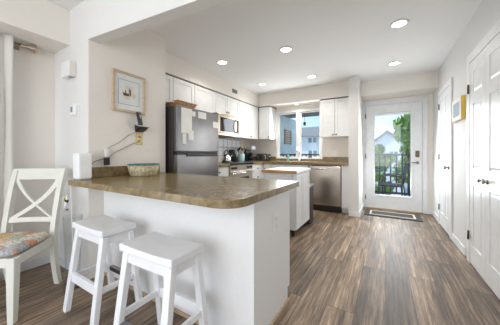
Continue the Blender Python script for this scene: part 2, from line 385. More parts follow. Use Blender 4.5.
m = MB(D0); m.box(.815, .875, -.022, 0, 1.0, 1.12, .01); m.tube([(.845, -.022, 1.06), (.845, -.034, 1.06)], .02, 16); m.build('deadbolt', 'bronze', slab)
m = MB(D0); m.tube([(.845, 0, .90), (.845, -.012, .90)], .03, 18); m.tube([(.845, -.012, .90), (.845, -.055, .90)], .011, 10); m.tube([(.85, -.055, .90), (.80, -.056, .902), (.75, -.052, .90)], .010, 10); m.build('door_handle', 'pewter', slab)
struct('trim_threshold', MB().box(-.345, .585, WY-.05, WY+.14, 0, .02, .004), 'shoe_wood')

# ---- kitchen window
m = MB(); wx0, wx1, wz0, wz1 = WX0, WX1, WZ0, WZ1
cw = .05
for (x0, x1, z0, z1) in ((wx0, wx0+cw, wz0, wz1), (wx1-cw, wx1, wz0, wz1), (wx0+cw, wx1-cw, wz1-cw, wz1), (wx0+cw, wx1-cw, wz0, wz0+.02)): m.box(x0, x1, KY-.02, KY+.12, z0, z1, .004)
m.box(-1.685, -1.62, KY-.015, KY+.10, wz0+.02, wz1-cw, .004)
wn = m.build('window_1', 'plastic_white'); wn['kind'] = 'structure'
for (x0, x1) in ((-2.135, -1.685), (-1.62, -1.17)):
    m = MB(); z0, z1 = .995, 2.01; q = .028
    for r in ((x0, x0+q, z0, z1), (x1-q, x1, z0, z1), (x0+q, x1-q, z0, z0+q), (x0+q, x1-q, z1-q, z1)): m.box(r[0], r[1], KY+.03, KY+.06, r[2], r[3], .003)
    sa = m.build('window_sash', 'plastic_white', wn)
    MB().box(x0+q, x1-q, KY+.043, KY+.048, z0+q, z1-q).build('pane', 'pane', sa)
    MB().box((x0+x1)/2-.045, (x0+x1)/2+.045, KY+.0, KY+.03, z0+.002, z0+.03, .006).build('window_crank', 'pewter', wn)
struct('window_2', (lambda m: (m.box(XL-.09, XL-.01, -1.6, -1.54, .3, 2.02), m.box(XL-.09, XL-.01, .36, .42, .3, 2.02), m.box(XL-.09, XL-.01, -1.54, .36, .3, .36), m.box(XL-.09, XL-.01, -1.54, .36, 1.96, 2.02), m))(MB())[-1], 'trim_white')

# ---------------------------------------------------------------- cabinets
def shaker(m, w, h, t=.02, fr=.055):
    m.box(0, w, -t+.007, 0, 0, h)
    m.box(0, fr, -t, -t+.008, 0, h, .0015); m.box(w-fr, w, -t, -t+.008, 0, h, .0015); m.box(fr, w-fr, -t, -t+.008, 0, fr, .0015); m.box(fr, w-fr, -t, -t+.008, h-fr, h, .0015)
    return m
def cabinet(name, label, facing, origin, w, h, depth, fronts, kick=0, group=None, z0=0, body_h=None):
    """origin = front-left-bottom of the carcass (in the viewer's sense facing it)."""
    root = thing(name, label, 'cabinet', group=group)
    root.location = (origin[0], origin[1], z0)
    Mf = frame_to((0, 0, 0), facing)
    m = MB(Mf); m.box(0, w, .022, depth, kick, body_h or h)
    if kick: m.box(0, w, .09, depth, 0, kick)
    m.build('body', 'cab_white', root)
    for (kind, x, z, fw, fh, kx, kz) in fronts:
        g = .003
        mm = MB(Mf @ T((x+g, .022, z+g)))
        if kind == 'door': shaker(mm, fw-2*g, fh-2*g)
        else: mm.box(0, fw-2*g, -.02, 0, 0, fh-2*g, .002)
        p = mm.build(kind, 'cab_white', root)
        if kx is not None: knob_m(Mf @ T((x+g, .002, z+g)), kx, kz, 0, .013, .026).build('knob', 'pewter', p)
    return root
UB, UT = 1.41, 2.128
ux = -2.46
g_up = 'white wall cabinets along the left wall'
# facing +x: local +X runs towards +Y world
def up_left(y0, y1, zb, splits, lab, knobs=True):
    w = y1-y0; fr = []; xs = [0]+splits+[w]
    for i in range(len(xs)-1):
        fw = xs[i+1]-xs[i]; kx = (fw-.035 if (i % 2 == 0) else .03)
        fr.append(('door', xs[i], 0, fw, UT-zb, kx if knobs else None, .04))
    return cabinet('wall_cabinet', lab, '+x', (ux, y0), w, UT-zb, .435, fr, z0=zb)
up_left(1.76, 2.095, 1.74, [], 'white wall cabinet with single door nearest the picture wall, above refrigerator side', False)
up_left(2.097, 2.98, 1.74, [.40], 'white double-door wall cabinet directly above the stainless refrigerator', False)
up_left(2.982, 3.712, 1.79, [.34], 'short white double-door wall cabinet directly above the microwave')
up_left(3.714, 4.18, UB, [], 'tall white wall cabinet just right of the microwave')
c5 = up_left(4.182, 4.49, UB, [], 'narrow white wall cabinet in the corner, right end of left run', False)
struct('trim_gap_shade', MB().prism([(-2.89, 1.76), (-2.49, 1.76), (-2.49, 4.53), (-2.18, 4.53), (-2.18, 4.84), (-2.89, 4.84)], 2.128, 2.15), 'gap_shade')  # dark strip painted as the shade between cabinet tops and soffit
cabinet('wall_cabinet', 'white wall cabinet on the back wall, left of the window', '-y', (-2.458, 4.50), .278, UT-UB, .348, [('door', 0, 0, .278, UT-UB, .24, .04)], z0=UB)
cabinet('wall_cabinet', 'white double-door wall cabinet right of the window, above the dishwasher', '-y', (-1.10, 4.50), .552, UT-UB, .348,
        [('door', 0, 0, .276, UT-UB, .245, .04), ('door', .276, 0, .276, UT-UB, .03, .04)], z0=UB)
struct('trim_gap_shade_right', MB().box(-1.10, -.55, 4.53, 4.84, 2.128, 2.15), 'gap_shade')  # same painted shade above the cabinet right of the window
BH = .875; bx = -2.27
cabinet('base_cabinet', 'white base cabinet with drawer between the refrigerator and range', '+x', (bx, 2.575), .53, BH, .62,
        [('drawer', 0, .70, .53, .165, .265, .08), ('door', 0, .1, .53, .60, .49, .54)], kick=.1)
cabinet('base_cabinet', 'white base cabinet with stacked drawers just right of the range', '+x', (bx, 3.875), .475, BH, .62,
        [('drawer', 0, .70, .475, .165, .237, .08), ('drawer', 0, .50, .475, .20, .237, .1), ('drawer', 0, .30, .475, .20, .237, .1), ('drawer', 0, .1, .475, .20, .237, .1)], kick=.1)
cabinet('base_cabinet', 'narrow white base cabinet in the corner, under the toaster', '-y', (bx+.004, 4.35), .21, BH, .49,
        [('door', 0, .1, .21, .76, .03, .66)], kick=.1)
cabinet('base_cabinet', 'white sink base cabinet under the kitchen window', '-y', (bx+.216, 4.35), .77, BH, .49,
        [('drawer', 0, .70, .77, .165, None, 0), ('door', 0, .1, .385, .60, .35, .54), ('door', .385, .1, .385, .60, .035, .54)], kick=.1, body_h=.72)
cabinet('base_cabinet', 'slim white filler cabinet between the dishwasher and stub wall', '-y', (-.676, 4.35), .128, BH, .49,
        [('door', 0, .1, .128, .765, None, 0)], kick=.1)
# worktops
m = MB(); z0, z1 = .877, .922
m.box(-2.9, -2.24, 3.874, 4.32, z0, z1); m.box(-2.9, -1.96, 4.32, KY-.001, z0, z1); m.box(-1.96, -.548, 4.32, 4.41, z0, z1); m.box(-1.96, -.548, 4.75, KY-.001, z0, z1); m.box(-1.34, -.548, 4.41, 4.75, z0, z1)
wt = tag(m.build('kitchen_worktop', 'counter'), 'brown mottled L-shaped worktop under the kitchen window', 'worktop')
m = MB(); m.box(WX0, WX1, KY-.022, KY-.001, .922, .974); m.box(-2.9, WX0, KY-.022, KY-.001, .922, 1.02); m.box(WX1, -.548, KY-.022, KY-.001, .922, 1.02); m.box(-2.898, -2.878, 3.874, KY-.022, .922, 1.02)
m.build('backsplash', 'counter', wt)
m = MB(); m.box(-2.898, -2.24, 2.575, 3.104, z0, z1, .004); w2 = tag(m.build('kitchen_worktop', 'counter'), 'short brown mottled worktop between the refrigerator and range', 'worktop')
MB().box(-2.898, -2.878, 2.575, 3.104, .922, 1.02).build('backsplash', 'counter', w2)
# wall tile panel behind the range
tp = thing('tile_panel', 'glossy white tile panel on the wall behind the range', 'tile panel', (-2.898, 3.55, 1.04))
MB().box(0, .006, -.45, .85, 0, .37).build('grout', 'grout', tp)
for i in range(8):
    for j in range(2): MB().box(.006, .013, -.44+i*.16, -.30+i*.16, .01+j*.18, .165+j*.18, .002).build('tile', 'tile_white', tp)
# sink
sk = thing('kitchen_sink', 'stainless sink set into the worktop under the window', 'sink', (-1.65, 4.595, .922))
m = MB(); a, b2, dz = .34, .21, .15
m.box(-a, a, -b2, -b2+.038, .0005, .006, .002); m.box(-a, a, b2-.068, b2, .0005, .006, .002); m.box(-a, -a+.042, -b2+.038, b2-.068, .0005, .006); m.box(a-.042, a, -b2+.038, b2-.068, .0005, .006)
m.build('rim', 'steel', sk)
m = MB(); p, q, u_, v_ = -a+.036, a-.036, -b2+.032, b2-.062
m.box(p, q, u_, v_, -dz, -dz+.005); m.box(p, p+.005, u_, v_, -dz+.005, 0); m.box(q-.005, q, u_, v_, -dz+.005, 0); m.box(p+.005, q-.005, u_, u_+.005, -dz+.005, 0); m.box(p+.005, q-.005, v_-.005, v_, -dz+.005, 0)
m.build('basin', 'steel', sk)
fc = thing('faucet', 'tall gooseneck faucet standing at the kitchen sink', 'faucet', (-1.60, 4.775, .929))
MB().lathe([(.026, 0), (.026, .012), (.015, .02), (.013, .06)]).build('base', 'chrome', fc)
m = MB(); m.tube([(0, 0, .05), (0, 0, .22)]+[(-.0-.0*k, -.075+.075*math.cos(PI*k/8), .22+.075*math.sin(PI*k/8)) for k in range(1, 9)]+[(0, -.15, .17)], .011, 12); m.build('spout', 'chrome', fc)
MB().tube([(.02, 0, .03), (.07, -.01, .07)], .007, 8).build('handle', 'chrome', fc)
so_ = thing('soap_bottle', 'small green soap bottle beside the kitchen sink', 'bottle', (-1.86, 4.785, .923))
MB().lathe([(.026, 0), (.028, .01), (.028, .08), (.012, .10), (.012, .11)]).build('bottle_body', 'liquid_green', so_)
m = MB(); m.tube([(0, 0, .108), (0, 0, .14)], .006); m.tube([(0, 0, .14), (0, -.035, .138)], .006); m.build('pump', 'plastic_white', so_)

# dishwasher
dw = thing('dishwasher', 'stainless steel dishwasher right of the island cart', 'dishwasher', (-1.276, 4.34, 0))
MB().box(0, .594, .03, .47, .02, .868).build('body', 'black', dw)
MB().box(.006, .588, -.004, .03, .12, .852, .006).build('door', 'steel', dw)
MB().box(.004, .59, .06, .09, .0, .118).build('kick_plate', 'black', dw)
m = MB(); m.tube([(.07, -.002, .80), (.07, -.04, .80)], .007); m.tube([(.524, -.002, .80), (.524, -.04, .80)], .007); m.tube([(.04, -.042, .80), (.30, -.047, .80), (.554, -.042, .80)], .011, 12); m.build('handle', 'chrome', dw)

# range
rg = thing('kitchen_range', 'stainless electric range with black glass top beneath the microwave', 'stove', (-2.25, 3.11, 0))
MB().box(-.62, -.03, .003, .757, .02, .884).build('body', 'fridge_side', rg)
MB().box(-.63, .012, .0025, .7575, .885, .928, .005).build('cooktop', 'black_glass', rg)
od = MB().box(-.03, .0, .006, .754, .25, .78, .005).build('oven_door', 'steel', rg)
MB().box(-.001, .003, .12, .62, .34, .66, .001).build('oven_window', 'black_glass', od)
m = MB(); m.tube([(.0, .08, .74), (.04, .08, .74)], .008); m.tube([(0, .68, .74), (.04, .68, .74)], .008); m.tube([(.042, .04, .74), (.042, .72, .74)], .012, 12); m.build('handle', 'chrome', od)
MB().box(-.03, .0, .006, .754, .785, .883, .004).build('control_panel', 'steel', rg)
MB().box(-.03, -.002, .006, .754, .05, .245, .004).build('storage_drawer', 'steel', rg)
for y in (.08, .17, .59, .68): knob_m(frame_to((0, y, .835), '+x'), 0, 0, 0, .02, .03).build('control_knob', 'black', rg)
for (x, y, r) in ((-.18, .2, .1), (-.18, .56, .08), (-.45, .2, .08), (-.45, .56, .1)): MB().lathe([(r, .928), (r, .929), (r-.006, .929), (r-.006, .928)], (x, y, 0)).build('burner_ring', 'plastic_grey', rg)

# microwave
mw = thing('microwave', 'stainless over-the-range microwave with black door window', 'microwave', (-2.425, 2.99, 1.405))
MB().box(-.46, -.03, 0, .66, 0, .378).build('body', 'fridge_side', mw)
md = MB().box(-.03, 0, .003, .657, .045, .376, .004).build('door', 'warm_steel', mw)
MB().box(0, .004, .08, .50, .07, .315, .001).build('door_window', 'black_glass', md)
MB().box(-.03, 0, .003, .657, 0, .042, .003).build('vent_grille', 'warm_steel', mw)
MB().box(0, .003, .59, .645, .06, .315, .001).build('control_panel', 'black_glass', mw)
MB().tube([(.0, .545, .07), (.035, .545, .10), (.045, .545, .19), (.035, .545, .28), (0, .545, .31)], .013, 10).build('handle', 'black', md)

# refrigerator
fr = thing('refrigerator', 'stainless top-freezer refrigerator covered with papers, beside picture wall', 'refrigerator', (-2.05, 1.80, 0))
MB().box(-.80, -.075, 0, .755, .02, 1.645, .006).build('body', 'fridge_side', fr)
MB().box(-.07, 0, .0, .755, 1.105, 1.65, .012).build('freezer_door', 'fridge_steel', fr)
MB().box(-.07, 0, .0, .755, .06, 1.075, .012).build('fridge_door', 'fridge_steel', fr)
MB().box(-.065, -.012, .01, .745, 1.076, 1.104).build('door_gasket', 'black', fr)
MB().box(-.02, .014, .14, .72, 1.05, 1.088, .01).build('door_handle', 'black', fr)
MB().box(-.10, -.02, .68, .75, 1.65, 1.665, .003).build('hinge_cover', 'black', fr)
MB().box(-.07, -.01, .02, .735, .0, .058).build('kick_plate', 'black', fr)
gp = 'papers stuck to the refrigerator door'
def paper(y0, y1, z0, z1, lab, m='paper', x=-2.049, rz=0):
    return tag(MB().box(x, x+.0015, y0, y1, z0, z1).build('paper_note', m), lab, 'paper', gp)
paper(1.86, 2.03, 1.33, 1.63, 'large white sheet of paper at the left of the freezer door')
paper(2.034, 2.09, 1.55, 1.61, 'small white note high beside the large sheet on refrigerator')
paper(2.137, 2.29, 1.54, 1.625, 'white card at the top middle of the freezer door')
paper(2.43, 2.545, 1.445, 1.53, 'white card at the right edge of the freezer door')
paper(1.97, 2.06, 1.25, 1.37, 'cream note overlapping below the large sheet', x=-2.0475)
paper(1.88, 1.94, 1.20, 1.325, 'small pale note lowest on the freezer door', 'mat_board')
# bread basket on the fridge
bb = thing('wooden_tray', 'brown wooden tray lying on top of the refrigerator', 'tray', (-2.21, 1.99, 1.651))
m = MB(); m.hexa([(-.11, -.13, 0), (.11, -.13, 0), (.11, .13, 0), (-.11, .13, 0)], [(-.14, -.165, .065), (.14, -.165, .065), (.14, .165, .065), (-.14, .165, .065)], .008); m.build('body', 'basket_wood', bb)
m = MB(); m.tube([(-.07, -.155, .04), (-.07, -.18, .05), (.07, -.18, .05), (.07, -.155, .04)], .008); m.build('handle', 'plastic_cream', bb)

# ---------------------------------------------------------------- counter clutter
CT = .923
kt = thing('kettle', 'shiny metal kettle standing at the left on the range top', 'kettle', (-2.56, 3.42, .9295))
MB().lathe([(.085, 0), (.09, .02), (.08, .09), (.05, .14), (.03, .15), (0, .152)]).build('kettle_body', 'chrome', kt)
MB().tube([(.0, -.07, .11)]+[(0, -.075*math.cos(PI*k/8), .14+.08*math.sin(PI*k/8)) for k in range(1, 8)]+[(0, .07, .11)], .008).build('handle', 'black', kt)
MB().tube([(.06, .02, .08), (.11, .03, .13)], [.016, .009]).build('spout', 'chrome', kt)
cc = tag(MB().lathe([(.05, 0), (.05, .18), (.035, .2), (.035, .22), (0, .225)], (-2.72, 3.20+.02, .9295)).build('steel_canister', 'chrome'), 'tall steel canister behind the kettle, near the refrigerator', 'canister')
kb = thing('knife_block', 'black knife block with upright handles beside the crock', 'knife block', (-2.80, 3.965, CT))
m = MB(); m.hexa([(-.06, -.065, 0), (.07, -.065, 0), (.07, .065, 0), (-.06, .065, 0)], [(-.07, -.065, .14), (.03, -.065, .17), (.03, .065, .17), (-.07, .065, .14)], .004); m.build('block', 'black', kb)
for i in range(3):
    for j in range(2): MB().bar((-.035+j*.045, -.04+i*.04, .145), (-.05+j*.05, -.055+i*.055, .25), .018, .026, .003).build('knife_handle', 'black', kb)
ck = thing('utensil_crock', 'pale turquoise crock full of cooking utensils beside the range', 'crock', (-2.60, 4.0, CT))
MB().lathe([(.055, 0), (.068, .02), (.070, .14), (.060, .165), (.054, .165), (.062, .13), (.058, .03), (0, .03)]).build('jar', 'teal_ceramic', ck)
for i, (dx, dy, h, mm) in enumerate(((-.03, .01, .30, 'black'), (.02, .04, .32, 'wood'), (.03, -.03, .28, 'black'), (-.02, -.04, .27, 'black'), (0, 0, .33, 'frame_wood'))):
    m = MB(); m.tube([(dx*.5, dy*.5, .05), (dx*1.7, dy*1.7, h-.05)], .006, 8); m.tube([(dx*1.7, dy*1.7, h-.06), (dx*1.8, dy*1.8, h-.03), (dx*1.9, dy*1.9, h)], [.008, .026, .016], 10); m.build('utensil', mm, ck)
cm = thing('coffee_maker', 'black and steel coffee maker in the kitchen corner', 'coffee maker', (-2.56, 4.26, CT))
MB().box(-.10, .12, -.09, .09, 0, .03, .006).build('base', 'black', cm)
MB().box(-.10, -.02, -.09, .09, .03, .25, .006).build('tower', 'black', cm)
MB().box(-.10, .11, -.09, .09, .25, .33, .008).build('filter_head', 'plastic_grey', cm)
MB().lathe([(.055, .032), (.066, .05), (.066, .11), (.045, .165), (.045, .18), (0, .185)], (.05, 0, 0)).build('carafe', 'black_glass', cm)
MB().tube([(.10, .0, .15), (.145, 0, .15), (.145, 0, .07), (.11, 0, .06)], .008).build('carafe_handle', 'black', cm)
ts = thing('toaster', 'black and silver toaster in the left corner of the back worktop', 'toaster', (-2.40, 4.62, CT))
MB().box(-.15, .15, -.09, .09, .012, .165, .025).build('body', 'black', ts)
MB().box(-.10, .10, -.094, -.088, .03, .15, .006).build('front_panel', 'steel', ts)
m = MB()
for dx in (-.05, .05): m.box(dx-.035, dx+.035, -.02, .02, .163, .167, .001)
m.build('bread_slot', 'plastic_grey', ts)
MB().box(.15, .17, -.02, .02, .09, .11, .004).build('lever', 'chrome', ts)
for k, dx in enumerate((-.04, .04)): knob_m(frame_to((dx, -.094, .06), '-y'), 0, 0, 0, .014, .02).build('dial', 'black', ts)

# ---------------------------------------------------------------- peninsula
pn = thing('peninsula', 'white breakfast bar base standing under the brown bar worktop', 'counter base', (-1.4, 1.3, 0))
L = lambda x: x+1.4
m = MB(T((1.4, -1.3, 0)))
Mp = T((1.4, -1.3, 0))
MB(Mp).box(-2.178, -.655, 1.073, 1.575, 0, .833).build('body', 'knee_paint', pn)
MB(Mp).prism([(-.655, 1.072), (-.615, 1.072), (-.615, 1.61), (-.655, 1.61)], .10, .833).build('end_panel', 'knee_paint', pn)
MB(Mp).box(-.655, -.6152, 1.0725, 1.57, 0, .10).build('toe_base', 'knee_paint', pn)
MB(Mp).box(-2.178, -.66, 1.576, 1.608, .10, .833).build('cabinet_front', 'cab_white', pn)
m = MB(Mp); m.prism([(-2.178, 1.060), (-.602, 1.060), (-.602, 1.57), (-.6148, 1.57), (-.6148, 1.0708), (-2.178, 1.0708)], 0, .022); m.build('shoe_moulding', 'shoe_wood', pn, 'bare wood quarter round along the base')
bw = []
r = .11
poly = [(-2.135, .79)]+[(-.555-r+r*math.sin(PI/2*k/8), .79+r-r*math.cos(PI/2*k/8)) for k in range(9)]+[(-.555, 1.655), (-2.176, 1.655), (-2.178, .948), (-2.15, .948)]
bar = tag(MB().prism(poly, .835, .875, .004).build('bar_worktop', 'counter'), 'brown mottled breakfast bar worktop with rounded corner, nearest the camera', 'worktop')
MB().box(-2.178, -2.156, .936, 1.65, .8755, .965, .003).build('backsplash', 'counter', bar)
def outlet(label, M, w=.07, h=.115, m='plastic_white', kind='outlet', name='wall_outlet', group=None):
    o = tag(MB(M).box(-w/2, w/2, -.006, 0, -h/2, h/2, .002).build(name, m), label, kind, group)
    for dz in (-.022, .022): MB(M).box(-.014, .014, -.008, -.0055, dz-.014, dz+.014, .002).build('socket', 'plastic_grey' if m != 'plastic_white' else 'plastic_cream', o)
    return o
outlet('white outlet plate on the right end of the peninsula', frame_to((-.6145, 1.355, .635), '+x'))
outlet('white outlet plate over the back worktop, left of two', frame_to((-1.02, KY-.001, 1.09), '-y'))
outlet('white outlet plate over the back worktop, right of two', frame_to((-.885, KY-.001, 1.09), '-y'))
outlet('gold outlet plate on the wall below the cordless phone', frame_to((-2.179, 1.415, 1.235), '+x'), m='brass')

# white smart speaker box
sp = thing('white_speaker', 'white upright rounded box at the left end of the bar worktop', 'device', (-2.085, .868, .8755))
MB().box(-.055, .055, -.048, .048, .006, .212, .012).build('case', 'plastic_white', sp)
MB().box(-.045, .045, -.04, .04, 0, .007).build('foot', 'plastic_grey', sp)
# woven basket
bk = thing('oval_basket', 'pale woven basket with teal rim on the bar worktop', 'basket', (-1.98, 1.335, .8755))
wf = lambda k, n: 1+.02*(k % 2)
MB().lathe([(.108, 0), (.113, .005), (.128, .05), (.138, .1), (.130, .1), (.12, .045), (.10, .012), (0, .012)], n=72, fn=wf).build('bowl', 'wicker', bk)
MB().tube([(.137*math.cos(2*PI*k/40), .137*math.sin(2*PI*k/40), .104) for k in range(41)], .006, 8, cap=False).build('rim', 'wicker_teal', bk)
# adapter on the splash + cords
ad = thing('power_adapter', 'black plug-in power unit with white cap above the bar backsplash', 'adapter', (-2.18, 1.09, .98))
MB().box(.001, .04, -.02, .02, .0, .07, .006).build('adapter_body', 'black', ad)
MB().box(.004, .036, -.018, .018, .07, .145, .008).build('adapter_cap', 'plastic_white', ad)
def cord(label, pts, r=.0028, m='cord_brown', name='cord'):
    P_ = [Vector(p) for p in pts]; o = []
    for i in range(len(P_)-1):
        p0, p1, p2, p3 = P_[max(i-1, 0)], P_[i], P_[i+1], P_[min(i+2, len(P_)-1)]
        for k in range(6):
            t = k/6; o.append(.5*((2*p1)+(p2-p0)*t+(2*p0-5*p1+4*p2-p3)*t*t+(3*p1-p0-3*p2+p3)*t**3))
    o.append(P_[-1]); return tag(MB().tube(o, r, 6).build(name, m), label, 'cord')
cord('brown cord from the gold outlet down past the adapter', [(-2.165, 1.40, 1.205), (-2.170, 1.34, 1.18), (-2.170, 1.22, 1.12), (-2.15, 1.15, 1.09), (-2.128, 1.09, 1.05), (-2.15, 1.0, 1.02), (-2.165, .965, .985)])
cord('thin brown cord from the phone cradle to the adapter cap', [(-2.150, 1.385, 1.305), (-2.170, 1.31, 1.27), (-2.170, 1.20, 1.185), (-2.165, 1.13, 1.15), (-2.16, 1.10, 1.132)], .0022)
# cordless phone
ph = thing('cordless_phone', 'black and silver cordless phone on a wall cradle under the picture', 'phone', (-2.18, 1.415, 1.32))
m = MB(); m.hexa([(.001, -.045, -.02), (.05, -.045, 0), (.05, .045, 0), (.001, .045, -.02)], [(.001, -.055, .06), (.10, -.055, .035), (.10, .055, .035), (.001, .055, .06)], .008); m.build('cradle', 'black', ph)
MB().hexa([(.012, -.058, .052), (.105, -.058, .032), (.105, .058, .032), (.012, .058, .052)], [(.012, -.058, .064), (.105, -.058, .044), (.105, .058, .044), (.012, .058, .064)], .004).build('cradle_trim', 'chrome', ph)
hs = MB().bar((.06, -.02, .05), (.03, -.028, .185), .046, .026, .008).build('handset', 'black', ph)
MB().bar((.0725, -.024, .12), (.064, -.0265, .155), .03, .004, .001).build('screen', 'plastic_grey', hs)
# framed boat picture
pf = thing('framed_picture', 'light wood framed sailing boat print on the cream wall', 'picture', (-2.18, 1.305, 1.682))
W2, H2 = .166, .193
m = MB(); f = .022
for r_ in ((-W2, -W2+f, -H2, H2), (W2-f, W2, -H2, H2), (-W2+f, W2-f, -H2, -H2+f), (-W2+f, W2-f, H2-f, H2)): m.box(.001, .026, r_[0], r_[1], r_[2], r_[3], .003)
m.build('frame', 'frame_wood', pf)
MB().box(.001, .008, -W2+f, W2-f, -H2+f, H2-f).build('mat_board', 'mat_board', pf)
m = MB(); a, b2 = .108, .12
for r_ in ((-a, -a+.005, -b2, b2), (a-.005, a, -b2, b2), (-a, a, -b2, -b2+.005), (-a, a, b2-.005, b2)): m.box(.008, .009, *r_)
m.build('mat_line', 'blue_line', pf)
m = MB(T((.0085, 0, 0)) @ R(PI/2, 4, 'Y')); m.lathe([(.072, 0), (.072, .001)], n=32); m.build('print', 'sky_print', pf)
m = MB(); m.hexa([(.0095, -.055, -.035), (.0095, .0, -.035), (.0095, .0, -.010), (.0095, -.062, -.005)], [(.0105, -.055, -.035), (.0105, .0, -.035), (.0105, .0, -.010), (.0105, -.062, -.005)])
m.box(.0095, .0105, -.003, .003, -.01, .05); m.box(.0095, .0105, .006, .018, -.03, .035); m.box(.0095, .0105, -.04, -.03, -.01, .02); m.build('boat_drawing', 'boat_dark', pf)
# chime and thermostat on the daylit wall
ch = thing('door_chime', 'white door chime box high on the daylit wall', 'door chime', (-2.485, .95, 1.85))
MB().box(-.085, .085, -.055, -.001, -.07, .07, .01).build('cover', 'plastic_white', ch)
MB().box(.0855, .0875, -.05, -.003, -.062, .062).build('cream_side', 'plastic_cream', ch)  # plain cream sheet over the right side of the cover
MB().box(.02, .06, -.04, -.015, -.078, -.069).build('sounder', 'plastic_grey', ch)
th = thing('thermostat', 'small white thermostat with grey screen on the daylit wall', 'thermostat', (-2.40, .95, 1.475))
MB().box(-.062, .062, -.006, -.001, -.055, .06, .002).build('wall_plate', 'plastic_white', th)
MB().box(-.055, .045, -.028, -.006, -.045, .045, .005).build('case', 'plastic_white', th)
MB().box(-.042, -.002, -.0295, -.0275, -.02, .03).build('screen', 'display', th)

# ---------------------------------------------------------------- island cart
ic = thing('kitchen_cart', 'white kitchen island cart with a wooden butcher top edge', 'kitchen cart', (-1.23, 3.09, 0))
MB().box(-.235, .235, -.295, .295, .09, .825, .004).build('body', 'cab_white', ic)
for (x, z0, z1) in ((-.295, 0, 0), ):
    pass
Mc = frame_to((.236, -.295, .10), '+x')
for i in range(2): shaker(MB(Mc @ T((i*.295+.004, 0, 0))), .287, .715, .018, .05).build('door', 'cab_white', ic)
m = MB(frame_to((-.235, -.296, .10), '-y')); shaker(m, .47, .71, .014, .06); m.build('side_panel', 'cab_white', ic)
MB().box(-.23, .27, -.315, .315, .828, .868, .005).build('top', 'plastic_white', ic)
MB().box(-.225, .27, -.345, -.316, .826, .867, .004).build('drop_leaf_edge', 'wood', ic, 'orange brown wooden edge')
m = MB(); 
m.tube([(-.20, -.31, .80)]+[(-.20, -.31-.045*math.sin(PI*k/6), .80-.10*k/6) for k in range(1, 6)]+[(-.20, -.31, .70)], .007)
m.tube([(.20, -.31, .80)]+[(.20, -.31-.045*math.sin(PI*k/6), .80-.10*k/6) for k in range(1, 6)]+[(.20, -.31, .70)], .007); m.build('leaf_bracket', 'plastic_white', ic)
for (x, y) in ((-.2, -.26), (.2, -.26), (.2, .26), (-.2, .26)):
    m = MB(); m.tube([(x-.01, y, .028), (x+.01, y, .028)], .028, 16); m.box(x-.014, x+.014, y-.012, y+.012, .03, .09); m.build('caster', 'black', ic)
tcn = thing('trash_can', 'slim dark bin standing behind the kitchen cart', 'trash can', (-1.10, 3.53, 0))
MB().box(-.12, .12, -.09, .09, 0, .57, .012).build('bin_body', 'fridge_side', tcn)
MB().box(-.123, .123, -.093, .093, .57, .61, .01).build('lid', 'chrome', tcn)

# ---------------------------------------------------------------- door mat
dm = thing('door_mat', 'dark door mat with cream border stripe before the entry door', 'mat', (.10, 4.72, 0))
MB().box(-.42, .42, -.24, .24, .0, .012, .004).build('mat_base', 'rug_dark', dm)
m = MB()
for r_ in ((-.34, .34, -.16, -.13), (-.34, .34, .13, .16), (-.34, -.31, -.13, .13), (.31, .34, -.13, .13)): m.box(r_[0], r_[1], r_[2], r_[3], .0122, .015)
m.build('border_stripe', 'rug_cream', dm)

# ---------------------------------------------------------------- right wall picture, vent, lights
pr = thing('yellow_picture', 'small canvas picture with yellow edges on the right wall', 'picture', (XR, 3.43, 1.585))
MB().box(-.035, -.001, -.19, .19, -.125, .125, .002).build('canvas_edge', 'yellow', pr)
MB().box(-.0365, -.035, -.185, .185, -.12, .12).build('canvas_face', 'mat_board', pr)
MB().box(-.0375, -.0365, -.13, .13, -.08, .075).build('print', 'blue_line', pr)
vt = thing('wall_vent', 'small dark air vent grille on the soffit above cabinets', 'vent', (-2.459, 3.55, 2.275))
MB().box(0, .004, -.08, .08, -.035, .035).build('backing', 'black', vt)
m = MB()
for k in range(5): m.box(.004, .008, -.078, .078, -.032+k*.014, -.027+k*.014)
m.build('grille', 'plastic_grey', vt)
def downlight(x, y, z, lab, e=24, r=.066):
    o = thing('ceiling_light', lab, 'ceiling light', (x, y, z), group='recessed ceiling lights')
    MB().lathe([(r, 0), (r+.018, -.001), (r+.018, -.006), (r, -.009), (r-.004, -.004), (r-.004, 0)], n=32).build('trim_ring', 'trim_white', o)
    MB().lathe([(r-.004, -.001), (r-.004, -.004), (0, -.0045)], n=28).build('lens', 'lamp_glow', o)
    l = bpy.data.lights.new('lamp', 'SPOT'); l.energy = e; l.color = (1, .93, .83); l.spot_size = math.radians(150); l.spot_blend = .6; l.shadow_soft_size = .06
    q = bpy.data.objects.new('lamp', l); C.objects.link(q); q.parent = o; q.location = (0, 0, -.02)
    return o
for (x, y, lab) in ((-1.09, 2.72, 'round recessed ceiling light nearest, above the kitchen cart'), (-2.04, 2.63, 'round recessed ceiling light nearest the refrigerator'),
                    (-1.09, 3.90, 'round recessed ceiling light near the window, in front of dishwasher cabinets'), (-2.02, 3.84, 'round recessed ceiling light in the far left kitchen corner'),
                    (.125, 2.78, 'large round recessed ceiling light nearest the camera in the passage'), (.118, 3.96, 'round recessed ceiling light in front of the entry door')):
    downlight(x, y, H_C, lab, 13 if x < -1.5 else 24 if x < 0 else 8)
downlight(-1.63, 4.66, 2.15, 'small recessed light in the soffit over the kitchen window', 9, .04)

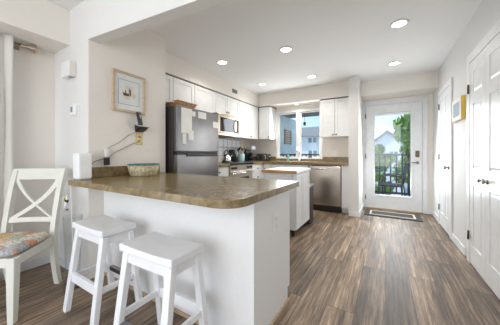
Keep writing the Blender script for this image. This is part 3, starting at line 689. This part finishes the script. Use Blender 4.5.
# ---------------------------------------------------------------- curtain and rod
cr_ = thing('curtain_rod', 'brushed metal curtain rod with flared finial under left soffit', 'curtain rod', (-2.80, .69, 2.055))
MB().tube([(0, 0, 0), (0, -2.2, 0)], .012, 12).build('rod', 'rod_brass', cr_)
m = MB(R(-PI/2, 4, 'X')); m.lathe([(.012, -.01), (.019, -.005), (.019, .005), (.012, .01), (.014, .02), (.034, .075), (.040, .09), (.034, .10), (0, .110)], n=24); m.build('finial', 'rod_brass', cr_)
m = MB(); m.tube([(0, -.02, 0), (-.068, -.02, 0)], .008); m.box(-.069, -.062, -.04, 0, -.03, .03); m.build('bracket', 'rod_brass', cr_)
m = MB(); nz, ny = 24, 120
grid = []
for j in range(nz+1):
    z = .02+2.068*j/nz; row = []
    for i in range(ny+1):
        t = i/ny; y = -.55+1.17*t; ph_ = t*2*PI*6; am = .034*(1+.15*(1-j/nz))
        x = -2.725+am*math.sin(ph_+.3*math.sin(j*.3)); y2 = y+.018*math.sin(ph_*2)
        row.append(m.b.verts.new((x, y2, z)))
    grid.append(row)
for j in range(nz):
    for i in range(ny): m.b.faces.new([grid[j][i], grid[j][i+1], grid[j+1][i+1], grid[j+1][i]]).smooth = True
cu = tag(m.build('curtain', 'linen'), 'cream linen curtain hanging at the left window', 'curtain')
sm = cu.modifiers.new('thick', 'SOLIDIFY'); sm.thickness = .004

# ---------------------------------------------------------------- stools
def make_stool(label):
    t = thing('bar_stool', label, 'stool', group='white saddle seat bar stools at the breakfast bar')
    hw, hd, zt = .203, .112, .60
    m = MB(); n = 12; top = []; bot = []
    for i in range(n+1):
        u = -1+2*i/n; x = u*hw; dz = .007*u*u-.004
        top.append([m.b.verts.new((x, y, zt+dz)) for y in (-hd, hd)]); bot.append([m.b.verts.new((x, y, zt-.038+dz*.3)) for y in (-hd, hd)])
    for i in range(n):
        m.b.faces.new([top[i][0], top[i+1][0], top[i+1][1], top[i][1]]); m.b.faces.new([bot[i][1], bot[i+1][1], bot[i+1][0], bot[i][0]])
        m.b.faces.new([bot[i][0], bot[i+1][0], top[i+1][0], top[i][0]]); m.b.faces.new([top[i][1], top[i+1][1], bot[i+1][1], bot[i][1]])
    m.b.faces.new([bot[0][0], top[0][0], top[0][1], bot[0][1]]); m.b.faces.new([bot[n][1], top[n][1], top[n][0], bot[n][0]])
    s = m.build('seat', 'stool_white', t); bv = s.modifiers.new('bevel', 'BEVEL'); bv.width = .006; bv.segments = 2; bv.angle_limit = .6
    fx, fy = .182, .15; tx, ty = .165, .082
    for sx in (-1, 1):
        for sy in (-1, 1):
            lg = MB().leg((sx*fx, sy*fy, .008), (sx*tx, sy*ty, zt-.045), .044, .034).build('leg', 'stool_white', t)
            MB().leg((sx*fx, sy*fy, 0), (sx*fx, sy*fy, .0078), .040, .030, bev=.001).build('foot_pad', 'shoe_wood', lg)
            # small foot
    at = lambda z: (fx+(tx-fx)*z/.555, fy+(ty-fy)*z/.555)
    a, b = at(.53)
    m = MB(); 
    for sy in (-1, 1): m.box(-a, a, sy*b-.010, sy*b+.010, .505, .555)
    for sx in (-1, 1): m.box(sx*a-.010, sx*a+.010, -b, b, .505, .555)
    m.build('apron', 'stool_white', t)
    a, b = at(.24); MB().box(-a, a, -b-.011, -b+.011, .205, .265, .002).build('stretcher', 'stool_white', t)
    a, b = at(.19); st = MB().box(-a, a, b-.011, b+.011, .17, .205, .002).build('stretcher', 'stool_white', t)
    MB().box(-a+.03, a-.03, b-.015, b+.015, .178, .210, .002).build('footrest_plate', 'footrest_steel', st, 'metal footrest strip')
    for sx in (-1, 1): a, b = at(.20); MB().box(sx*a-.010, sx*a+.010, -b, b, .212, .245, .002).build('stretcher', 'stool_white', t)
    return t
s1 = make_stool('white saddle seat bar stool standing beside the dining chair'); s1.location = (-1.69, .835, 0)
s2 = copy_tree(s1, 'white saddle seat bar stool nearest the peninsula corner', (-1.025, .795, 0), PI+.02)

# ---------------------------------------------------------------- dining chair
dc = thing('dining_chair', 'white cross-back dining chair with patchwork cushion seat', 'chair', (-2.47, .655, 0), math.radians(36.9))
CW = 'chair_white'
def chain(m, pts, w, d):
    for p, q in zip(pts, pts[1:]): m.leg(p, q, w, d, bev=0)
    return m
def back_curve(z):   # y offset of the rear posts
    return .0 + (.055*((.42-z)/.42)**2 if z < .42 else .11*((z-.42)/.53)**1.25)
for sx in (-1, 1):
    m = MB(); zs = [0, .1, .2, .3, .42, .52, .62, .72, .82, .945]
    P_ = [(sx*(.178+.006*(max(z-.42, 0)/.53)), back_curve(z), z) for z in zs]
    vr = []
    for (x, y, z) in P_:
        w_, d_ = .036, (.042 if z < .9 else .03)
        vr.append([m.b.verts.new(q) for q in ((x-w_/2, y-d_/2, z), (x+w_/2, y-d_/2, z), (x+w_/2, y+d_/2, z), (x-w_/2, y+d_/2, z))])
    for A, B in zip(vr, vr[1:]):
        for k in range(4): m.b.faces.new([A[k], A[(k+1) % 4], B[(k+1) % 4], B[k]])
    m.b.faces.new(vr[0][::-1]); m.b.faces.new(vr[-1]); m.build('leg', CW, dc)
    MB().leg((sx*.228, -.415, 0), (sx*.225, -.405, .415), .036, .036, .052, .052).build('leg', CW, dc)
m = MB()
m.hexa([(-.165, -.02, .355), (.165, -.02, .355), (.165, 0.0, .355), (-.165, 0, .355)], [(-.165, -.02, .415), (.165, -.02, .415), (.165, 0, .415), (-.165, 0, .415)])
m.bar((-.21, -.405, .385), (.21, -.405, .385), .02, .06); m.bar((-.22, -.39, .385), (-.18, -.01, .385), .02, .06); m.bar((.22, -.39, .385), (.18, -.01, .385), .02, .06); m.build('seat_frame', CW, dc)
m = MB(); hs_ = [(-.235, -.44), (.235, -.44), (.20, .0), (-.20, .0)]
N_ = 24; rings = []
def sup(a, f):   # rounded trapezoid
    c, s_ = math.cos(a), math.sin(a); e_ = .42
    x = math.copysign(abs(c)**e_, c); y = math.copysign(abs(s_)**e_, s_)
    return (x*(.216-.032*y)*f, -.220+y*.215*f)
for (f, z) in ((.90, .416), (1.0, .428), (1.01, .445), (.93, .462), (.6, .474), (.25, .478)):
    rings.append([m.b.verts.new((*sup(2*PI*k/48, f), z)) for k in range(48)])
for A, B in zip(rings, rings[1:]):
    for k in range(48): m.b.faces.new([A[k], A[(k+1) % 48], B[(k+1) % 48], B[k]]).smooth = True
m.b.faces.new(rings[0][::-1]); m.b.faces.new(rings[-1]); m.build('seat_cushion', 'patch', dc)
yb = back_curve
def curved_rail(z0, z1, name, half, bow=.02, t=.02):
    m = MB(); vr = []
    for i in range(9):
        u = -1+i/4; x = u*half; y = bow*(1-u*u)
        vr.append([m.b.verts.new(q) for q in ((x, yb(z0)+y-t/2, z0), (x, yb(z0)+y+t/2, z0), (x, yb(z1)+y+t/2, z1), (x, yb(z1)+y-t/2, z1))])
    for A, B in zip(vr, vr[1:]):
        for k in range(4): m.b.faces.new([A[k], A[(k+1) % 4], B[(k+1) % 4], B[k]])
    m.b.faces.new(vr[0][::-1]); m.b.faces.new(vr[-1]); return m.build(name, CW, dc)
curved_rail(.865, .955, 'top_rail', .200, .02, .024); curved_rail(.525, .56, 'lower_rail', .172, .02, .02)
for sx in (-1, 1):
    m = MB(); n = 10; vr = []
    for i in range(n+1):
        t = i/n; z = .55+.325*t; x = sx*(-.155+.32*t+.05*math.sin(PI*t)); y = yb(z)+.020*(1-(x/.19)**2)+sx*.002
        w_ = .034
        vr.append([m.b.verts.new(q) for q in ((x-w_/2, y-.008, z+.006), (x+w_/2, y-.008, z-.006), (x+w_/2, y+.008, z-.006), (x-w_/2, y+.008, z+.006))])
    for A, B in zip(vr, vr[1:]):
        for k in range(4): m.b.faces.new([A[k], A[(k+1) % 4], B[(k+1) % 4], B[k]])
    m.b.faces.new(vr[0][::-1]); m.b.faces.new(vr[-1]); m.build('cross_brace', CW, dc)

# ---------------------------------------------------------------- glass vase with twigs
vs = thing('glass_vase', 'tall clear glass floor vase between dining chair and bar', 'vase', (-2.17, .835, 0))
MB().lathe([(.06, 0), (.062, .01), (.05, .15), (.056, .40), (.066, .58), (.062, .58), (.052, .40), (.046, .15), (.055, .02), (0, .02)], n=32).build('vase_body', 'vase_glass', vs)
tw = thing('twig_ornament', 'white twig spray with yellow and black bird in the glass vase', 'ornament', (-2.17, .835, .03))
for (p, q, r_) in (((.0, 0, 0), (.02, -.02, .83), .004), ((.01, .01, 0), (-.045, .0, .80), .004), ((-.01, 0, 0), (.03, .02, .62), .003)):
    a = Vector(p); b = Vector(q); MB().tube([a, a.lerp(b, .5)+Vector((.008, 0, 0)), b], [r_, r_, r_*.5], 6).build('twig', 'plastic_white', tw)
m = MB(T((-.06, -.03, .69))); m.lathe([(0, -.016), (.012, -.010), (.016, 0), (.012, .010), (0, .016)], n=12); m.build('bird_head', 'bird_yellow', tw)
m = MB(); m.tube([(-.055, -.03, .69), (-.03, -.03, .675), (-.012, -.03, .665)], [.010, .015, .006], 10); m.build('bird_body', 'black', tw)
m = MB(); m.tube([(-.03, -.03, .60), (-.005, -.03, .605)], [.007, .004], 8); m.build('bird_tail', 'black', tw)
m = MB(); m.tube([(-.07, -.03, .60), (-.045, -.03, .63), (-.03, -.03, .67), (-.02, -.03, .72)], [.004, .014, .012, .004], 8); m.build('bird_wing', 'plastic_white', tw)

# ---------------------------------------------------------------- outdoors
struct('floor_lawn', MB().box(-40, 40, 7.5, 70, -3.1, -3.0), 'lawn')
dk = struct('floor_deck', MB().box(-4.5, 3, WY+.141, 7.0, -.10, -.03), 'deck_grey')
rl = thing('deck_railing', 'dark deck railing with slim balusters beyond the glass door', 'railing', (0, 6.9, -.03))
MB().box(-4.4, 2.6, -.04, .05, 1.07, 1.11, .004).build('top_rail', 'rail_dark', rl)
MB().box(-4.4, 2.6, -.02, .03, .08, .13).build('bottom_rail', 'rail_dark', rl)
x = -.75
bal = MB().box(-.016, .016, -.012, .022, .13, 1.07).build('baluster', 'rail_dark', rl); bal.location = (x, 0, 0)
for k in range(1, 18):
    o = bal.copy(); C.objects.link(o); o.parent = rl; o.location = (x+k*.125, 0, 0)
x = -3.6
for k in range(14):
    o = bal.copy(); C.objects.link(o); o.parent = rl; o.location = (x+k*.125, 0, 0)
for x in (-1.6, .62): MB().box(x-.045, x+.045, -.05, .05, 0, 1.16).build('post', 'rail_dark', rl)
# porch roof
pc = thing('porch_roof', 'grey beamed porch roof seen through the kitchen window', 'roof', (-3.2, 5.3, 2.42))
MB().box(-1.6, 1.95, 0, 3.0, .12, .16).build('decking', 'porch_grey', pc)
for k in range(7): MB().box(-1.6, 1.95, .2+k*.42, .25+k*.42, 0, .12).build('beam', 'porch_grey', pc)
sw = thing('porch_side_wall', 'pale teal sided wall seen left through the kitchen window', 'wall', (-3.02, 5.3, 0))
m = MB(); m.box(-.1, 0, 0, 3.5, -.03, 2.40)
for k in range(15): m.hexa([(0, 0, k*.155), (.022, 0, k*.155), (.022, 3.5, k*.155), (0, 3.5, k*.155)], [(0, 0, k*.155+.15), (.004, 0, k*.155+.15), (.004, 3.5, k*.155+.15), (0, 3.5, k*.155+.15)])
m.build('siding', 'siding_teal', sw)
m = MB(); m.box(.024, .05, 2.04, 2.10, 1.42, 1.95); m.box(.024, .05, 2.62, 2.68, 1.42, 1.95)
for k in range(7): m.box(.024, .045, 2.10, 2.62, 1.44+k*.075, 1.485+k*.075)
m.build('wood_slats', 'wood', sw, 'brown slatted wooden shutter')
def house(label, x0, x1, y0, y1, zt, rh, wins, wall='siding_white', name='house', ridge='x', over=.5):
    h = thing(name, label, 'house', ((x0+x1)/2, y0, -3))
    w_ = (x1-x0)/2; d_ = y1-y0; z = zt+3
    if ridge == 'x':
        MB().box(-w_, w_, 0, d_, 0, z).build('wall', wall, h)
        m = MB(); m.b  # roof prism
        A = [(-w_-over, -over, z-.05), (w_+over, -over, z-.05), (w_+over, d_+over, z-.05), (-w_-over, d_+over, z-.05)]; B = [(-w_-over, d_/2-.05, z+rh), (w_+over, d_/2-.05, z+rh), (w_+over, d_/2+.05, z+rh), (-w_-over, d_/2+.05, z+rh)]
        m.hexa(A, B); m.build('roof', 'roof_grey', h)
    else:
        m = MB(); m.box(-w_, w_, 0, d_, 0, z); m.hexa([(-w_, 0, z), (w_, 0, z), (w_, d_, z), (-w_, d_, z)], [(-.02, 0, z+rh), (.02, 0, z+rh), (.02, d_, z+rh), (-.02, d_, z+rh)]); m.build('wall', wall, h)
        m = MB()
        for s_ in (-1, 1):
            m.hexa([(s_*(w_+over), -over, z-.15), (s_*(w_+over), -over, z), (s_*(w_+over), d_+over, z), (s_*(w_+over), d_+over, z-.15)], [(0, -over, z+rh+.02), (0, -over, z+rh+.2), (0, d_+over, z+rh+.2), (0, d_+over, z+rh+.02)])
        m.build('roof', 'roof_grey', h)
    for (wx, wz, ww, wh) in wins:
        f_ = MB().box(wx-ww/2-.08, wx+ww/2+.08, -.05, 0, wz-.08, wz+wh+.08).build('window', 'trim_white', h)
        m = MB(); m.box(wx-ww/2, wx-.03, -.06, -.05, wz, wz+wh); m.box(wx+.03, wx+ww/2, -.06, -.05, wz, wz+wh); m.build('pane', 'display', f_)
    return h
house('white house with grey roof seen right through the kitchen window', -8.2, -2.3, 14, 19, 2.2, .85, [(1.4, 4.78, .5, .3), (1.42, 3.75, .5, .55), (-1.4, 4.0, .9, .9)], over=.35)
house('pale gabled house seen left through the glass door', -1.15, 1.5, 24, 31, 1.9, 1.15, [(-.6, 3.3, .6, 1.0), (.5, 3.3, .6, 1.0)], ridge='y', over=.3)
# lantern under porch roof
ln = thing('hanging_lantern', 'small dark lantern hanging below the porch roof', 'lantern', (-2.10, 6.76, 1.95))
MB().tube([(0, 0, .10), (0, 0, .47)], .005, 6).build('rod', 'rail_dark', ln)
MB().box(-.03, .03, -.03, .03, 0, .10, .006).build('lantern_body', 'rail_dark', ln)
# trees
def tree(label, x, y, h, r_, n, seed, zc=None, group=None):
    rnd = random.Random(seed); t = thing('tree', label, 'tree', (x, y, -3), group=group)
    MB().tube([(0, 0, 0), (.1, 0, h*.4), (0, .1, h*.75)], [.14, .11, .06], 8).build('trunk', 'bark', t)
    m = MB(); cl_ = [(rnd.uniform(-.6, .6)*r_, rnd.uniform(-.5, .5)*r_, h*rnd.uniform(.35, .92), r_*rnd.uniform(.28, .5)) for _ in range(14)]
    cl_.append((0, 0, h-.25*r_, .3*r_))
    for _ in range(n):
        cx, cy, cz, cr2 = rnd.choice(cl_); d = Vector((rnd.gauss(0, 1), rnd.gauss(0, 1), rnd.gauss(0, 1))).normalized()*cr2*rnd.uniform(.5, 1.05)
        c = Vector((cx, cy, cz))+d; a = Vector((rnd.gauss(0, 1), rnd.gauss(0, 1), rnd.gauss(0, 1))).normalized(); b = a.orthogonal().normalized()
        s_ = rnd.uniform(.06, .11); m.quad(c-a*s_, c-b*s_*.6, c+a*s_, c+b*s_*.6)
    m.build('foliage', 'leaf', t); return t
tree('bushy green tree at the right beyond the glass door', .92, 11.5, 5.75, .95, 5000, 3)
tree('lower green tree behind the railing, left of tall tree', -.25, 13, 4.5, .8, 3000, 5)
tree('short round green tree close behind the railing middle', -.1, 9.0, 3.8, .4, 2600, 9)

# deck furniture
def deck_chair(label, loc, rz):
    t = thing('patio_chair', label, 'chair', loc, rz, 'dark metal patio chairs on the deck'); M_ = 'rail_dark'
    for (x, y) in ((-.24, -.22), (.24, -.22)): MB().tube([(x, y, 0), (x, y, .42), (x, y+.02, .62)], .013, 8).build('leg', M_, t)
    for x in (-.24, .24): MB().tube([(x, .24, 0), (x, .20, .42), (x, .28, .92)], .013, 8).build('leg', M_, t)
    for x in (-.24, .24): MB().tube([(x, -.22, .62), (x, 0, .65), (x, .24, .62)], .015, 8).build('armrest', M_, t)
    MB().box(-.25, .25, -.24, .21, .40, .43, .01).build('seat', M_, t)
    m = MB()
    for k in range(7): xx = -.21+k*.07; m.tube([(xx, .20, .43), (xx, .275, .90)], .009, 6)
    m.tube([(-.25, .28, .92), (0, .285, .95), (.25, .28, .92)], .014, 8); m.build('backrest', M_, t)
    return t
d1 = deck_chair('dark metal patio chair left, facing the deck table', (.13, 6.0, -.03), -PI/2-.15)
copy_tree(d1, 'dark metal patio chair right, against the deck railing', (.80, 6.35, -.03), -.5)
tb = thing('patio_table', 'dark round patio table left of the deck chairs', 'table', (-.45, 6.3, -.03))
MB().lathe([(.0, .70), (.42, .70), (.42, .72), (0, .725)], n=36).build('table_top', 'rail_dark', tb)
for k in range(4): a = PI/4+k*PI/2; MB().tube([(.3*math.cos(a), .3*math.sin(a), 0), (.2*math.cos(a), .2*math.sin(a), .70)], .014, 8).build('leg', 'rail_dark', tb)
